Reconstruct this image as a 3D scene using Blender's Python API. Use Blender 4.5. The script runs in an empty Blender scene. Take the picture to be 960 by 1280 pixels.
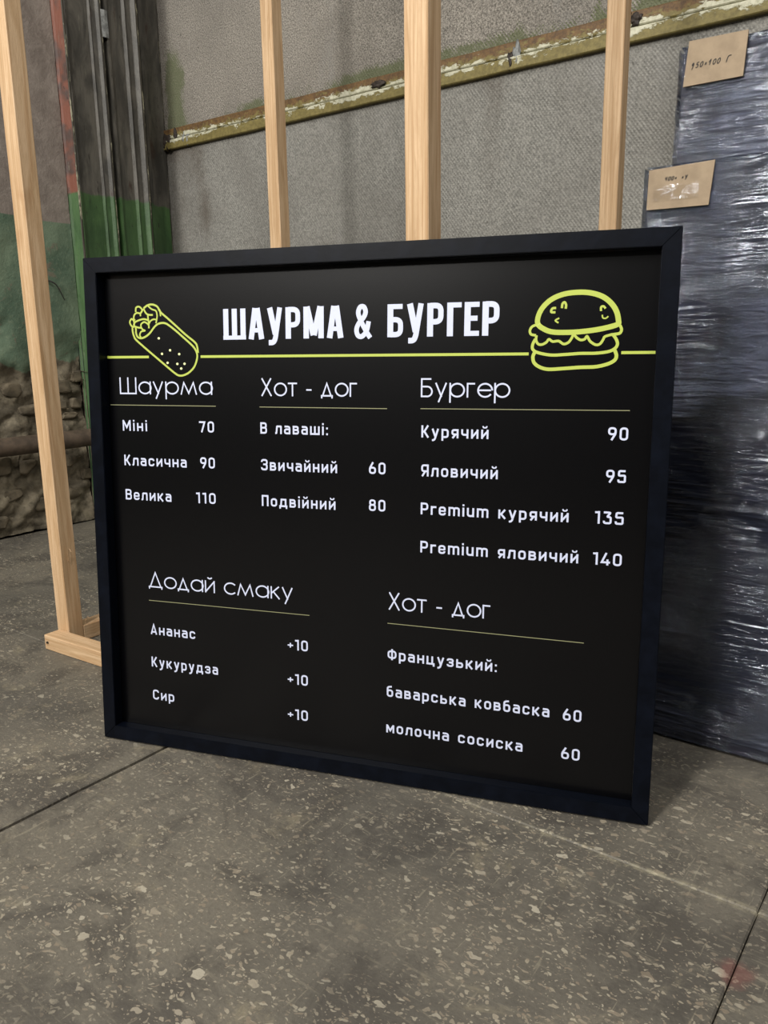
import bpy, bmesh, math, random
from mathutils import Vector, Matrix, noise
random.seed(7)
S = bpy.context.scene
C = S.collection
# ---------------------------------------------------------------- camera
cam = bpy.data.cameras.new('camera'); co = bpy.data.objects.new('camera', cam); C.objects.link(co)
cx, cy, cz = Vector((0.80140559, 0.59792717, -0.01523755)), Vector((-0.11513842, 0.17921981, 0.97704831)), Vector((0.5869346, -0.78125755, 0.21247215))
M4 = Matrix(((cx.x, cy.x, cz.x, 0), (cx.y, cy.y, cz.y, 0), (cx.z, cy.z, cz.z, 0.7498), (0, 0, 0, 1)))
co.matrix_world = M4
cam.sensor_fit = 'VERTICAL'; cam.sensor_height = 24; cam.lens = 1005.46 / 1280 * 24
cam.clip_start = 0.05; cam.clip_end = 60
S.camera = co
# ---------------------------------------------------------------- world, lamps, exposure
S.view_settings.view_transform = 'Standard'; S.view_settings.look = 'None'
S.view_settings.gamma = 1; S.view_settings.use_curve_mapping = False
S.view_settings.exposure = 0.0
W = bpy.data.worlds.new('hall_air'); S.world = W; W.use_nodes = True
W.node_tree.nodes['Background'].inputs[0].default_value = (0.93, 0.97, 1.0, 1)
W.node_tree.nodes['Background'].inputs[1].default_value = 0.07
def lamp(name, loc, target, sx, sy, power, col=(1, .97, .92)):
    l = bpy.data.lights.new(name, 'AREA'); l.shape = 'RECTANGLE'; l.size = sx; l.size_y = sy
    l.energy = power; l.color = col
    o = bpy.data.objects.new(name, l); C.objects.link(o); o.location = loc
    o.rotation_euler = (Vector(target) - Vector(loc)).to_track_quat('-Z', 'Y').to_euler()
    return o
for loc, tgt, sx, sy, pw in (((-0.7, -1.5, 4.0), (-1.3, 1.2, .4), .2, 1.3, 112), ((2.4, -1.6, 3.9), (0, 1.4, .8), 1.3, .22, 62), ((-1.7, -6.0, 4.0), (-.6, 1.4, .7), 3.0, .4, 330),
                               ((-1.2, -3.8, 4.1), (-.6, 1.4, .7), 2.2, .3, 70), ((-2.5, -1.6, 3.1), (-1.9, 1.2, .7), .9, .25, 34), ((1.4, .6, 4.0), (-.8, 2.2, .8), 1.3, .3, 38), ((.3, -5.0, 4.4), (.3, -7.6, 1.6), 2.4, .3, 60)):
    lamp('unseen_lamp', loc, tgt, sx, sy, pw)  # out-of-view lamps: first set by a post's shadow, others added for fill and glints
# ---------------------------------------------------------------- helpers
def tag(o, label=None, cat=None, group=None, kind=None):
    if label: o['label'] = label
    if cat: o['category'] = cat
    if group: o['group'] = group
    if kind: o['kind'] = kind
    return o
def empty(name, loc=(0, 0, 0), rz=0.0):
    o = bpy.data.objects.new(name, None); C.objects.link(o); o.location = loc; o.rotation_euler = (0, 0, rz)
    o.empty_display_size = .1
    return o
def mk(name, verts, faces, mat=None, parent=None, smooth=False):
    me = bpy.data.meshes.new(name); me.from_pydata([tuple(v) for v in verts], [], faces); me.update()
    if mat: me.materials.append(mat)
    if smooth:
        for p in me.polygons: p.use_smooth = True
    o = bpy.data.objects.new(name, me); C.objects.link(o)
    if parent: o.parent = parent
    return o
def frombm(name, bm, mat=None, parent=None, smooth=False):
    bmesh.ops.recalc_face_normals(bm, faces=bm.faces)
    me = bpy.data.meshes.new(name); bm.to_mesh(me); bm.free()
    if mat: me.materials.append(mat)
    if smooth:
        for p in me.polygons: p.use_smooth = True
    o = bpy.data.objects.new(name, me); C.objects.link(o)
    if parent: o.parent = parent
    return o
def box(bm, x0, x1, y0, y1, z0, z1, bev=0.0, segs=2):
    b = bmesh.new()
    bmesh.ops.create_cube(b, size=1)
    for v in b.verts:
        v.co = Vector(((x0 + x1) / 2 + v.co.x * (x1 - x0), (y0 + y1) / 2 + v.co.y * (y1 - y0), (z0 + z1) / 2 + v.co.z * (z1 - z0)))
    if bev: bmesh.ops.bevel(b, geom=b.edges[:], offset=bev, segments=segs, affect='EDGES', profile=.6)
    me = bpy.data.meshes.new('tmp'); b.to_mesh(me); b.free(); bm.from_mesh(me); bpy.data.meshes.remove(me)
    return bm
def boxo(name, d, mat, parent=None, bev=.001):
    return frombm(name, box(bmesh.new(), *d, bev=bev), mat, parent)
# ---- node helpers
class N:
    def __init__(s, name):
        s.m = bpy.data.materials.new(name); s.m.use_nodes = True; s.t = s.m.node_tree
        s.n = s.t.nodes; s.l = s.t.links; s.b = s.n['Principled BSDF']; s.out = s.n['Material Output']
        s.tc = s.n.new('ShaderNodeTexCoord')
    def put(s, sock, v):
        if hasattr(v, 'is_output') or isinstance(v, bpy.types.NodeSocket): s.l.new(v, sock)
        elif isinstance(v, (tuple, list)) and len(v) == 3 and len(sock.default_value) == 4: sock.default_value = (*v, 1)
        else: sock.default_value = v
    def obj(s, scale=(1, 1, 1), rot=(0, 0, 0), loc=(0, 0, 0), src=None):
        mp = s.n.new('ShaderNodeMapping'); s.l.new(src or s.tc.outputs['Object'], mp.inputs[0])
        mp.inputs['Location'].default_value = loc; mp.inputs['Rotation'].default_value = rot; mp.inputs['Scale'].default_value = scale
        return mp.outputs[0]
    def noise(s, vec, scale, detail=4, rough=.6, dist=0, col=False):
        x = s.n.new('ShaderNodeTexNoise'); s.l.new(vec, x.inputs['Vector'])
        x.inputs['Scale'].default_value = scale; x.inputs['Detail'].default_value = detail
        x.inputs['Roughness'].default_value = rough; x.inputs['Distortion'].default_value = dist
        return x.outputs['Color' if col else 'Fac']
    def voro(s, vec, scale, feature='F1', rnd=1.0):
        x = s.n.new('ShaderNodeTexVoronoi'); x.feature = feature; s.l.new(vec, x.inputs['Vector'])
        x.inputs['Scale'].default_value = scale; x.inputs['Randomness'].default_value = rnd
        return x
    def wave(s, vec, scale, dist=0, dscale=1, dir='X', prof='SIN'):
        x = s.n.new('ShaderNodeTexWave'); s.l.new(vec, x.inputs['Vector']); x.bands_direction = dir; x.wave_profile = prof
        x.inputs['Scale'].default_value = scale; x.inputs['Distortion'].default_value = dist; x.inputs['Detail Scale'].default_value = dscale
        return x.outputs['Fac']
    def ramp(s, v, a, b, c0=0.0, c1=1.0):
        x = s.n.new('ShaderNodeMapRange'); x.interpolation_type = 'SMOOTHSTEP'
        s.put(x.inputs['Value'], v); x.inputs['From Min'].default_value = a; x.inputs['From Max'].default_value = b
        x.inputs['To Min'].default_value = c0; x.inputs['To Max'].default_value = c1
        return x.outputs[0]
    def ma(s, op, a, b=0.0, c=None):
        x = s.n.new('ShaderNodeMath'); x.operation = op; s.put(x.inputs[0], a); s.put(x.inputs[1], b)
        if c is not None: s.put(x.inputs[2], c)
        return x.outputs[0]
    def mix(s, f, a, b):
        x = s.n.new('ShaderNodeMix'); x.data_type = 'RGBA'; s.put(x.inputs[0], f); s.put(x.inputs[6], a); s.put(x.inputs[7], b)
        return x.outputs[2]
    def attr(s, name):
        x = s.n.new('ShaderNodeAttribute'); x.attribute_name = name
        y = s.n.new('ShaderNodeSeparateColor'); s.l.new(x.outputs['Color'], y.inputs[0])
        return y.outputs
    def xyz(s, src=None):
        y = s.n.new('ShaderNodeSeparateXYZ'); s.l.new(src or s.tc.outputs['Object'], y.inputs[0]); return y.outputs
    def bump(s, h, strength=.5, dist=.002, prev=None):
        x = s.n.new('ShaderNodeBump'); s.l.new(h, x.inputs['Height']); x.inputs['Strength'].default_value = strength
        x.inputs['Distance'].default_value = dist
        if prev: s.l.new(prev, x.inputs['Normal'])
        return x.outputs[0]
    def fin(s, col=None, rough=None, nrm=None, **kw):
        if col is not None: s.put(s.b.inputs['Base Color'], col)
        if rough is not None: s.put(s.b.inputs['Roughness'], rough)
        if nrm is not None: s.l.new(nrm, s.b.inputs['Normal'])
        for k, v in kw.items(): s.put(s.b.inputs[k.replace('_', ' ')], v)
        return s.m
def rgb(r, g, b):
    f = lambda c: ((c / 255 + .055) / 1.055) ** 2.4 if c > 10 else c / 255 / 12.92
    return (f(r), f(g), f(b))
# ---------------------------------------------------------------- materials
def floor_mat():
    n = N('worn_terrazzo_concrete'); g = n.n.new('ShaderNodeNewGeometry'); P = g.outputs['Position']
    big = n.noise(P, 1.6, 5, .62, .6); mid = n.noise(P, 9, 5, .65, .4); fine = n.noise(P, 160, 3, .7)
    base = n.mix(n.ramp(big, .32, .68), rgb(72, 69, 63), rgb(108, 102, 90))
    base = n.mix(n.ma('MULTIPLY', n.ramp(mid, .35, .75), .7), base, rgb(94, 89, 79)); blot = n.noise(n.obj((1, 1, 1), loc=(5, 2, 0), src=P), 5.5, 6, .7, .8); base = n.mix(n.ma('MULTIPLY', n.ramp(blot, .46, .62), .65), base, rgb(58, 54, 49)); base = n.mix(n.ma('MULTIPLY', n.ramp(n.noise(n.obj((1, 1, 1), loc=(1, 7, 0), src=P), 8, 6, .72, .5), .56, .72), .5), base, rgb(142, 132, 108))
    base = n.mix(n.ma('MULTIPLY', n.ramp(fine, .35, .75), .4), base, rgb(70, 65, 58))
    scr = n.noise(n.obj((1, 9, 1), (0, 0, .5), src=P), 14, 4, .7, .3)
    base = n.mix(n.ma('MULTIPLY', n.ramp(scr, .55, .72), .35), base, rgb(132, 125, 108))
    dw = n.n.new('ShaderNodeVectorMath'); dw.operation = 'MULTIPLY_ADD'
    n.l.new(n.noise(P, 60, 2, .5, col=True), dw.inputs[0]); dw.inputs[1].default_value = (.02, .02, 0); n.l.new(P, dw.inputs[2])
    Q = dw.outputs[0]
    hide = n.ramp(n.noise(P, 3.2, 4, .6), .36, .58)
    for sc, st, thr, rot, amt, cc in ((48, (1, 1.8, 1), .72, .4, .85, rgb(164, 157, 140)), (74, (1, 2.0, 1), .5, 1.3, .85, rgb(158, 151, 133)), (120, (1, 1.5, 1), .4, 2.2, .85, rgb(154, 146, 128)), (200, (1, 1.6, 1), .3, .9, .7, rgb(148, 140, 123))):
        v = n.voro(n.obj(st, (0, 0, rot), src=Q), sc)
        sp = n.n.new('ShaderNodeSeparateColor'); n.l.new(v.outputs['Color'], sp.inputs[0])
        size = n.ma('MULTIPLY', n.ramp(sp.outputs[0], thr, 1.0), .42)
        chip = n.ramp(n.ma('SUBTRACT', size, v.outputs['Distance']), 0.0, .05)
        chip = n.ma('MULTIPLY', n.ma('MULTIPLY', chip, amt), n.ma('MULTIPLY_ADD', hide, .75, .25))
        base = n.mix(chip, base, n.mix(sp.outputs[1], cc, rgb(118, 106, 90)))
    # cream seam smears and one old red paint stain
    xyz = n.xyz(P)
    seam = n.ma('ABSOLUTE', n.ma('SUBTRACT', n.ma('ADD', xyz[1], n.ma('MULTIPLY', n.ma('SUBTRACT', n.noise(P, 6, 4, .6), .5), .03)), 1.03))
    sm = n.ma('MULTIPLY', n.ma('SUBTRACT', 1.0, n.ramp(seam, .002, .011)), n.ramp(n.noise(P, 11, 4, .7), .4, .55))
    sm = n.ma('MULTIPLY', sm, n.ramp(xyz[0], -.8, -.5)); sm = n.ma('MULTIPLY', sm, n.ramp(n.noise(P, 55, 4, .7), .35, .6))
    base = n.mix(n.ma('MULTIPLY', sm, .5), base, rgb(150, 142, 118))
    dd = n.n.new('ShaderNodeVectorMath'); dd.operation = 'DISTANCE'; n.l.new(P, dd.inputs[0]); dd.inputs[1].default_value = (-.165, .905, 0)
    rd = n.ma('SUBTRACT', 1.0, n.ramp(n.ma('ADD', dd.outputs['Value'], n.ma('MULTIPLY', n.noise(P, 40, 3, .6), .04)), .03, .05))
    base = n.mix(n.ma('MULTIPLY', rd, .5), base, rgb(112, 66, 60))
    h = n.ma('ADD', n.ma('MULTIPLY', fine, .5), n.ma('MULTIPLY', n.noise(P, 30, 4, .6), .9)); ang = n.noise(n.obj((9, 1, 1), (0, 0, .9), src=P), 12, 3, .6, .2); base = n.mix(n.ma('MULTIPLY', n.ramp(ang, .64, .70), .3), base, rgb(146, 138, 118))
    return n.fin(base, n.ramp(mid, .3, .8, .62, .85), n.bump(h, .6, .0022))
def joint_mat():
    n = N('dark_joint_dust'); g = n.n.new('ShaderNodeNewGeometry')
    return n.fin(n.mix(n.noise(g.outputs['Position'], 40, 4), rgb(48, 42, 34), rgb(84, 74, 58)), .95)
def wall_mat(upper):
    n = N('pressed_cement_board_upper' if upper else 'pressed_cement_board_lower')
    O = n.tc.outputs['Object']; a = n.attr('stain_shade')
    big = n.noise(O, 2.4, 5, .6, .3); fine = n.noise(O, 190 if upper else 150, 3, .75); mid = n.noise(n.obj((1, 1, .35)), 9, 5, .65)
    if upper: base = n.mix(n.ramp(fine, .3, .7), rgb(88, 84, 77), rgb(178, 171, 160))
    else: base = n.mix(n.ramp(fine, .3, .7), rgb(106, 105, 100), rgb(152, 150, 143))
    base = n.mix(n.ma('MULTIPLY', n.ramp(big, .35, .7), .4), base, rgb(98, 94, 88))
    base = n.mix(n.ma('MULTIPLY', n.ramp(mid, .55, .75), .35), base, rgb(142, 140, 136))
    # woven relief
    d1 = n.wave(n.obj((1, 1, 1), (0, math.radians(38), 0)), 34, 1.2, 3, 'X'); d2 = n.wave(n.obj((1, 1, 1), (0, math.radians(-52), 0)), 34, 1.2, 3, 'X')
    weave = n.ma('MULTIPLY', d1, n.ma('MULTIPLY_ADD', d2, .6, .4)); weave = n.ma('MULTIPLY_ADD', n.ma('SUBTRACT', weave, .3), n.ramp(n.noise(O, 14, 4, .7), .3, .7, .25, 1.0), .3)
    wk = n.ma('MULTIPLY', weave, n.ma('MULTIPLY_ADD', a[2], 1.0, .25 if upper else .6))
    base = n.mix(n.ma('MULTIPLY', n.ma('SUBTRACT', 1.0, n.ramp(weave, .1, .5)), (.12 if upper else .13)), base, rgb(74, 72, 66))
    jag = n.ma('MULTIPLY', n.ma('SUBTRACT', n.noise(O, 26, 5, .7), .5), .9)
    jag2 = n.ma('MULTIPLY', n.ma('SUBTRACT', weave, .5), .5)
    gm = n.ramp(n.ma('ADD', n.ma('ADD', a[0], jag), jag2), .42, .62)
    base = n.mix(n.ma('MULTIPLY', gm, .75), base, rgb(86, 94, 58))
    bm_ = n.ramp(n.ma('ADD', a[1], n.ma('MULTIPLY', jag, .6)), .2, .9)
    base = n.mix(n.ma('MULTIPLY', bm_, .65), base, rgb(66, 54, 42))
    spots = n.ramp(n.noise(O, 45, 2, .5), .70, .76)
    base = n.mix(n.ma('MULTIPLY', spots, .55), base, rgb(52, 48, 42))
    sc = n.ramp(n.noise(n.obj((14, 1, 1.2), (0, .7, 0)), 9, 3, .6), .68, .74)
    base = n.mix(n.ma('MULTIPLY', sc, .3), base, rgb(176, 172, 162))
    h = n.ma('ADD', n.ma('MULTIPLY', fine, 2.0 if upper else .9), n.ma('MULTIPLY', wk, .6))
    return n.fin(base, .88, n.bump(h, .8, .004 if upper else .003))
def plaster_mat():
    n = N('painted_crumbling_plaster'); O = n.tc.outputs['Object']; a = n.attr('stain_shade')
    f = n.noise(O, 70, 5, .7); m = n.noise(O, 14, 5, .65, .5); big = n.noise(O, 4, 4, .6)
    grey = n.mix(n.ramp(m, .3, .7), rgb(116, 106, 98), rgb(138, 128, 119))
    green = n.mix(n.ramp(big, .35, .65), rgb(74, 94, 76), rgb(104, 120, 98))
    green = n.mix(n.ma('MULTIPLY', n.ramp(f, .5, .72), .5), green, rgb(120, 132, 108))
    green = n.mix(n.ramp(m, .60, .68), green, rgb(104, 100, 84))
    raw = n.mix(n.ramp(m, .3, .7), rgb(76, 69, 56), rgb(134, 124, 104))
    raw = n.mix(n.ma('MULTIPLY', n.ramp(f, .5, .7), .5), raw, rgb(52, 46, 38))
    jag = n.ma('MULTIPLY', n.ma('SUBTRACT', n.noise(O, 18, 6, .7), .5), .8)
    base = n.mix(n.ramp(n.ma('ADD', a[0], n.ma('MULTIPLY', jag, .25)), .45, .55), grey, green)
    base = n.mix(n.ramp(n.ma('ADD', a[1], jag), .45, .6), base, raw)
    base = n.mix(n.ma('MULTIPLY', a[2], .8), base, rgb(120, 62, 44))
    h = n.ma('ADD', m, n.ma('MULTIPLY', f, .5))
    return n.fin(base, .85, n.bump(h, .7, .006))
def steel_mat(red=False):
    n = N('old_painted_steel_red' if red else 'old_painted_steel'); O = n.tc.outputs['Object']; z = n.xyz()[2]; y = n.xyz()[1]
    f = n.noise(n.obj((1, 1, .3)), 60, 5, .7); m = n.noise(n.obj((1, 1, .35)), 16, 5, .65, .6)
    grey = n.mix(n.ramp(m, .35, .7), rgb(60, 58, 53), rgb(96, 92, 84))
    if red:
        grey = n.mix(n.ramp(n.noise(O, 7, 3, .6), .45, .6), rgb(112, 66, 50), rgb(70, 54, 48))
    grey = n.mix(n.ramp(n.noise(n.obj((1, 1, .3)), 11, 5, .7), .60, .70), grey, rgb(58, 42, 34))
    green = n.mix(n.ramp(m, .3, .7), rgb(48, 76, 42), rgb(68, 98, 56))
    zz = n.ma('ADD', z, n.ma('MULTIPLY', n.ma('SUBTRACT', n.noise(O, 12, 4, .6), .5), .05))
    base = n.mix(n.ma('SUBTRACT', 1.0, n.ramp(zz, 1.325, 1.335)), grey, green)
    base = n.mix(n.ma('MULTIPLY', n.ramp(f, .62, .68), .8), base, rgb(34, 27, 22))
    base = n.mix(n.ma('MULTIPLY', n.ramp(n.noise(n.obj((1, 1, .12)), 90, 4, .7), .64, .72), .35), base, rgb(140, 140, 122))
    return n.fin(base, .55, n.bump(n.ma('ADD', m, f), .5, .003))
def edge_mat():
    n = N('chipped_cream_paint_edge'); O = n.tc.outputs['Object']
    m = n.noise(n.obj((1, 1, .25)), 40, 4, .7)
    return n.fin(n.mix(n.ramp(m, .52, .60), rgb(58, 54, 44), rgb(138, 134, 112)), .7, n.bump(m, .5, .002))
def rail_mat():
    n = N('flaking_olive_rail_paint'); O = n.tc.outputs['Object']; p = n.xyz()
    big = n.noise(n.obj((.6, 1, 1)), 5, 5, .65, .4); f = n.noise(O, 70, 5, .75); lf = n.noise(n.obj((1, 1, 2.0)), 26, 6, .75, .3)
    dz = n.ma('SUBTRACT', p[2], 1.613); ad = n.ma('ABSOLUTE', dz)
    olive = n.mix(n.ramp(f, .3, .7), rgb(98, 88, 46), rgb(128, 116, 66))
    rust = n.mix(n.ramp(f, .3, .7), rgb(70, 46, 28), rgb(112, 82, 46))
    base = n.mix(n.ma('MULTIPLY', n.ramp(n.ma('ADD', n.ma('MULTIPLY', dz, 18.0), n.ma('MULTIPLY', n.ma('SUBTRACT', lf, .5), 2.8)), .08, .45), .9), olive, rust)
    wv = n.ma('ADD', n.ma('SUBTRACT', .014, ad), n.ma('MULTIPLY', n.ma('SUBTRACT', lf, .5), .09))
    wv = n.ma('ADD', wv, n.ma('MULTIPLY', n.ma('SUBTRACT', big, .5), .09))
    base = n.mix(n.ramp(wv, .004, .009), base, n.mix(n.ramp(f, .4, .7), rgb(196, 194, 172), rgb(160, 158, 132)))
    dk = n.ramp(n.noise(n.obj((.7, 1, 1), loc=(3, 0, 0)), 6, 4, .7), .62, .72)
    base = n.mix(n.ma('MULTIPLY', dk, .85), base, rgb(52, 40, 32))
    return n.fin(base, .65, n.bump(n.ma('ADD', lf, n.ramp(wv, .004, .009)), .6, .002))
def wood_mat(name='planed_pine', a=(206, 176, 140), b=(176, 144, 106), axis='Z'):
    n = N(name); oi = n.n.new('ShaderNodeObjectInfo')
    vm = n.n.new('ShaderNodeVectorMath'); vm.operation = 'MULTIPLY_ADD'; vm.inputs[1].default_value = (3.1, 5.7, 2.3)
    cb = n.n.new('ShaderNodeCombineXYZ')
    for i in range(3): n.l.new(oi.outputs['Random'], cb.inputs[i])
    n.l.new(cb.outputs[0], vm.inputs[0]); n.l.new(n.tc.outputs['Object'], vm.inputs[2])
    P = vm.outputs[0]; sc = {'Z': (1, 1, .06), 'X': (.06, 1, 1), 'Y': (1, .06, 1)}[axis]
    g = n.noise(n.obj(sc, src=P), 60, 5, .6, 1.2); g2 = n.wave(n.obj(sc, src=P), 40, 9, 1.2, 'X' if axis != 'X' else 'Y')
    k = n.noise(n.obj((1, 1, .5), src=P), 9, 3, .5); f = n.noise(n.obj(tuple(min(1, s * 3) for s in sc), src=P), 300, 3, .7)
    base = n.mix(n.ramp(g, .3, .7), rgb(*a), rgb(*b))
    base = n.mix(n.ma('MULTIPLY', n.ramp(g2, .55, .95), .28), base, rgb(160, 116, 70))
    base = n.mix(n.ma('MULTIPLY', n.ramp(k, .66, .74), .35), base, rgb(150, 104, 62))
    base = n.mix(n.ma('MULTIPLY', n.ramp(f, .5, .8), .25), base, rgb(150, 116, 78))
    return n.fin(base, .72, n.bump(n.ma('ADD', g, f), .35, .0015))
def frame_mat():
    n = N('black_stained_wood'); g = n.noise(n.obj((1, 14, 1)), 30, 5, .6, .4); g2 = n.noise(n.obj((14, 1, 1)), 30, 5, .6, .4)
    base = n.mix(n.ramp(g, .3, .8), (.0012, .0019, .0040), (.0028, .0042, .0086))
    return n.fin(base, .36, n.bump(g, .25, .0008), Specular_IOR_Level=.12)
def panel_mat():
    n = N('matt_black_print_film')
    g = n.noise(n.tc.outputs['Object'], 500, 2, .5)
    return n.fin((.0006, .0006, .0011), .26, n.bump(g, .05, .0003), Specular_IOR_Level=.32)
def plain(name, c, rough=.6, var=.12, scale=40, **kw):
    n = N(name); f = n.noise(n.tc.outputs['Object'], scale, 4, .6)
    d = tuple(x * (1 - var * 2) for x in c)
    return n.fin(n.mix(n.ramp(f, .3, .7), d, c), rough, n.bump(f, .2, .001), **kw)
def card_mat():
    n = N('brown_corrugated_card'); w = n.wave(n.obj((1, 1, 1)), 110, .6, 2, 'Z'); f = n.noise(n.tc.outputs['Object'], 30, 5, .6)
    base = n.mix(n.ramp(f, .3, .7), rgb(152, 134, 110), rgb(136, 119, 97))
    base = n.mix(n.ma('MULTIPLY', w, .1), base, rgb(128, 106, 80))
    return n.fin(base, .8, n.bump(w, .15, .001))
def film_mat(clear=False):
    n = N('clear_film_patch' if clear else 'stretch_film'); O = n.tc.outputs['Object']
    reg = n.noise(O, 3.5, 3, .5)
    # long pulled wrinkles rising to the right, and crumpled patches
    wa = n.noise(n.obj((1.3, 1, 13), (0, math.radians(-13), 0)), 5, 3, .5, .25)
    wd = n.noise(n.obj((1.5, 1, 15), (0, math.radians(17), 0), loc=(2, 0, 1)), 5, 3, .55, .3)
    up = n.ramp(n.ma('ADD', n.xyz()[2], n.ma('MULTIPLY', reg, .3)), .62, .86)
    wa = n.ma('ADD', n.ma('MULTIPLY', wa, n.ma('MULTIPLY_ADD', up, -.7, 1.0)), n.ma('MULTIPLY', wd, n.ma('MULTIPLY', up, 1.0)))
    wb = n.noise(n.obj((1.6, 1, 22), (0, math.radians(4), 0)), 5, 3, .5, .4)
    cr = n.noise(n.obj((7, 1, 17), (0, math.radians(24), 0)), 6, 5, .62, .9)
    k = n.ramp(reg, .45, .6); calm = n.ramp(n.noise(n.obj((1, 1, 2.4), loc=(0, 0, 4)), 3.0, 3, .5), .40, .60, .45, 1.7)
    h = n.ma('ADD', n.ma('MULTIPLY', wa, 1.1), n.ma('MULTIPLY', wb, n.ma('MULTIPLY_ADD', k, -.5, .8)))
    h = n.ma('ADD', h, n.ma('MULTIPLY', cr, n.ma('MULTIPLY_ADD', k, 1.0, .1)))
    h = n.ma('MULTIPLY', h, calm)
    thin = n.noise(n.obj((1.6, 1, 26), (0, math.radians(12), 0)), 5, 3, .6, .3)
    h = n.ma('ADD', h, n.ma('MULTIPLY', n.ramp(thin, .54, .70), .34))
    nb = n.bump(n.ma('MULTIPLY', h, n.ma('MULTIPLY_ADD', up, -.42, 1.0)), 1.0, .0125)
    gl = n.n.new('ShaderNodeBsdfGlossy'); gl.inputs['Roughness'].default_value = .09; gl.inputs['Color'].default_value = (.84, .90, 1, 1); n.l.new(nb, gl.inputs['Normal'])
    df = n.n.new('ShaderNodeBsdfDiffuse'); n.put(df.inputs['Color'], n.mix(n.ramp(h, 1.3, 2.8), (.026, .031, .052), (.15, .17, .26))); n.l.new(nb, df.inputs['Normal'])
    tr = n.n.new('ShaderNodeBsdfTransparent')
    fr = n.n.new('ShaderNodeFresnel'); fr.inputs['IOR'].default_value = 1.5
    m1 = n.n.new('ShaderNodeMixShader'); m2 = n.n.new('ShaderNodeMixShader')
    haze = n.ma('MULTIPLY_ADD', n.ramp(h, 1.2, 2.6), .06 if clear else .10, .0 if clear else .33)
    n.l.new(haze, m1.inputs[0]); n.l.new(tr.outputs[0], m1.inputs[1]); n.l.new(df.outputs[0], m1.inputs[2])
    n.l.new(n.ma('MULTIPLY_ADD', fr.outputs[0], .5 if clear else 1.7, 0.0 if clear else .02), m2.inputs[0]); n.l.new(m1.outputs[0], m2.inputs[1]); n.l.new(gl.outputs[0], m2.inputs[2])
    n.l.new(m2.outputs[0], n.out.inputs[0])
    return n.m
MF, MJ = floor_mat(), joint_mat()
MWU, MWL, MPL = wall_mat(True), wall_mat(False), plaster_mat()
MS, MSR, ME, MR = steel_mat(), steel_mat(True), edge_mat(), rail_mat()
MWZ, MWX, MWY = wood_mat('pine_upright'), wood_mat('pine_beam', axis='X'), wood_mat('pine_cross_beam', axis='Y')
MFR, MP = frame_mat(), panel_mat()
MWHITE = plain('white_vinyl', rgb(200, 206, 230), .5, .02)
MLIME = plain('lime_vinyl', rgb(174, 188, 78), .5, .02)
MCREAM = plain('pale_lime_vinyl', rgb(226, 232, 170), .5, .02)
MTHIN = plain('grey_green_hairline', rgb(140, 140, 104), .5, .02)
MCARD, MFILM, MCLEAR = card_mat(), film_mat(), film_mat(True)
MNAVY = plain('dark_slate_board', rgb(40, 46, 70), .5, .1, 20)
MINK = plain('black_marker', rgb(28, 24, 22), .7, .05)
MPIPE = plain('dusty_rusty_pipe', rgb(92, 78, 64), .7, .25, 25)
MDARK = plain('dark_rusty_weld', rgb(58, 48, 40), .7, .3, 60)
MPALE = plain('pale_weld_primer', rgb(140, 142, 140), .6, .3, 50)
MSCREW = plain('dark_screw_steel', rgb(40, 38, 36), .4, .1)
MSTONE = plain('rubble_stone', rgb(118, 107, 88), .95, .3, 18)
# ---------------------------------------------------------------- lettering: every glyph is drawn as strokes
def rounded(pts, r, closed=False):
    if r <= 0: return list(pts)
    out = []; n = len(pts)
    for i, p in enumerate(pts):
        if not closed and i in (0, n - 1): out.append(p); continue
        a, b = Vector(pts[i - 1]), Vector(pts[(i + 1) % n]); q = Vector(p)
        da, db = (a - q), (b - q); la, lb = da.length, db.length
        k = min(r, la * (.5 if closed or i > 1 else 1), lb * (.5 if closed or i < n - 2 else 1))
        A, B = q + da / la * k, q + db / lb * k
        for s in range(7):
            t = s / 6; out.append(tuple(A * (1 - t) ** 2 * .72 / .72 + q * 2 * t * (1 - t) + B * t * t) if True else None)
    return out
def arc(cx, cy, rx, ry, a0, a1, n=28):
    return [(cx + rx * math.cos(math.radians(a0 + (a1 - a0) * i / n)), cy + ry * math.sin(math.radians(a0 + (a1 - a0) * i / n))) for i in range(n + 1)]
def smooth(pts, closed=False, n=5):
    out = []; m = len(pts)
    for i in range(m if closed else m - 1):
        P = [Vector(pts[(i + k) % m]) if closed else Vector(pts[min(max(i + k, 0), m - 1)]) for k in (-1, 0, 1, 2)]
        for s in range(n):
            t = s / n
            q = .5 * ((2 * P[1]) + (P[2] - P[0]) * t + (2 * P[0] - 5 * P[1] + 4 * P[2] - P[3]) * t * t + (3 * P[1] - P[0] - 3 * P[2] + P[3]) * t ** 3)
            out.append(tuple(q))
    if not closed: out.append(tuple(pts[-1]))
    return out
def ribbon(V, F, pts, w, closed=False, z=0.0):
    q = [Vector(p) for p in pts]
    q = [p for i, p in enumerate(q) if i == 0 or (p - q[i - 1]).length > 1e-7]
    if closed and (q[0] - q[-1]).length < 1e-6: q.pop()
    n = len(q); base = len(V)
    for i, p in enumerate(q):
        d0 = (p - q[i - 1]).normalized() if (i > 0 or closed) else None
        d1 = (q[(i + 1) % n] - p).normalized() if (i < n - 1 or closed) else None
        d0 = d0 or d1; d1 = d1 or d0
        n0, n1 = Vector((-d0.y, d0.x)), Vector((-d1.y, d1.x)); m = n0 + n1
        m = m.normalized() if m.length > .2 else n0
        k = min(1 / max(m.dot(n1), .35), 2.2) * w / 2
        zz = z + i * 2e-6; V.append((p.x + m.x * k, p.y + m.y * k, zz)); V.append((p.x - m.x * k, p.y - m.y * k, zz))
    for i in range(n if closed else n - 1):
        a, b = base + 2 * i, base + 2 * ((i + 1) % n); F.append((a, a + 1, b + 1, b))
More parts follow.
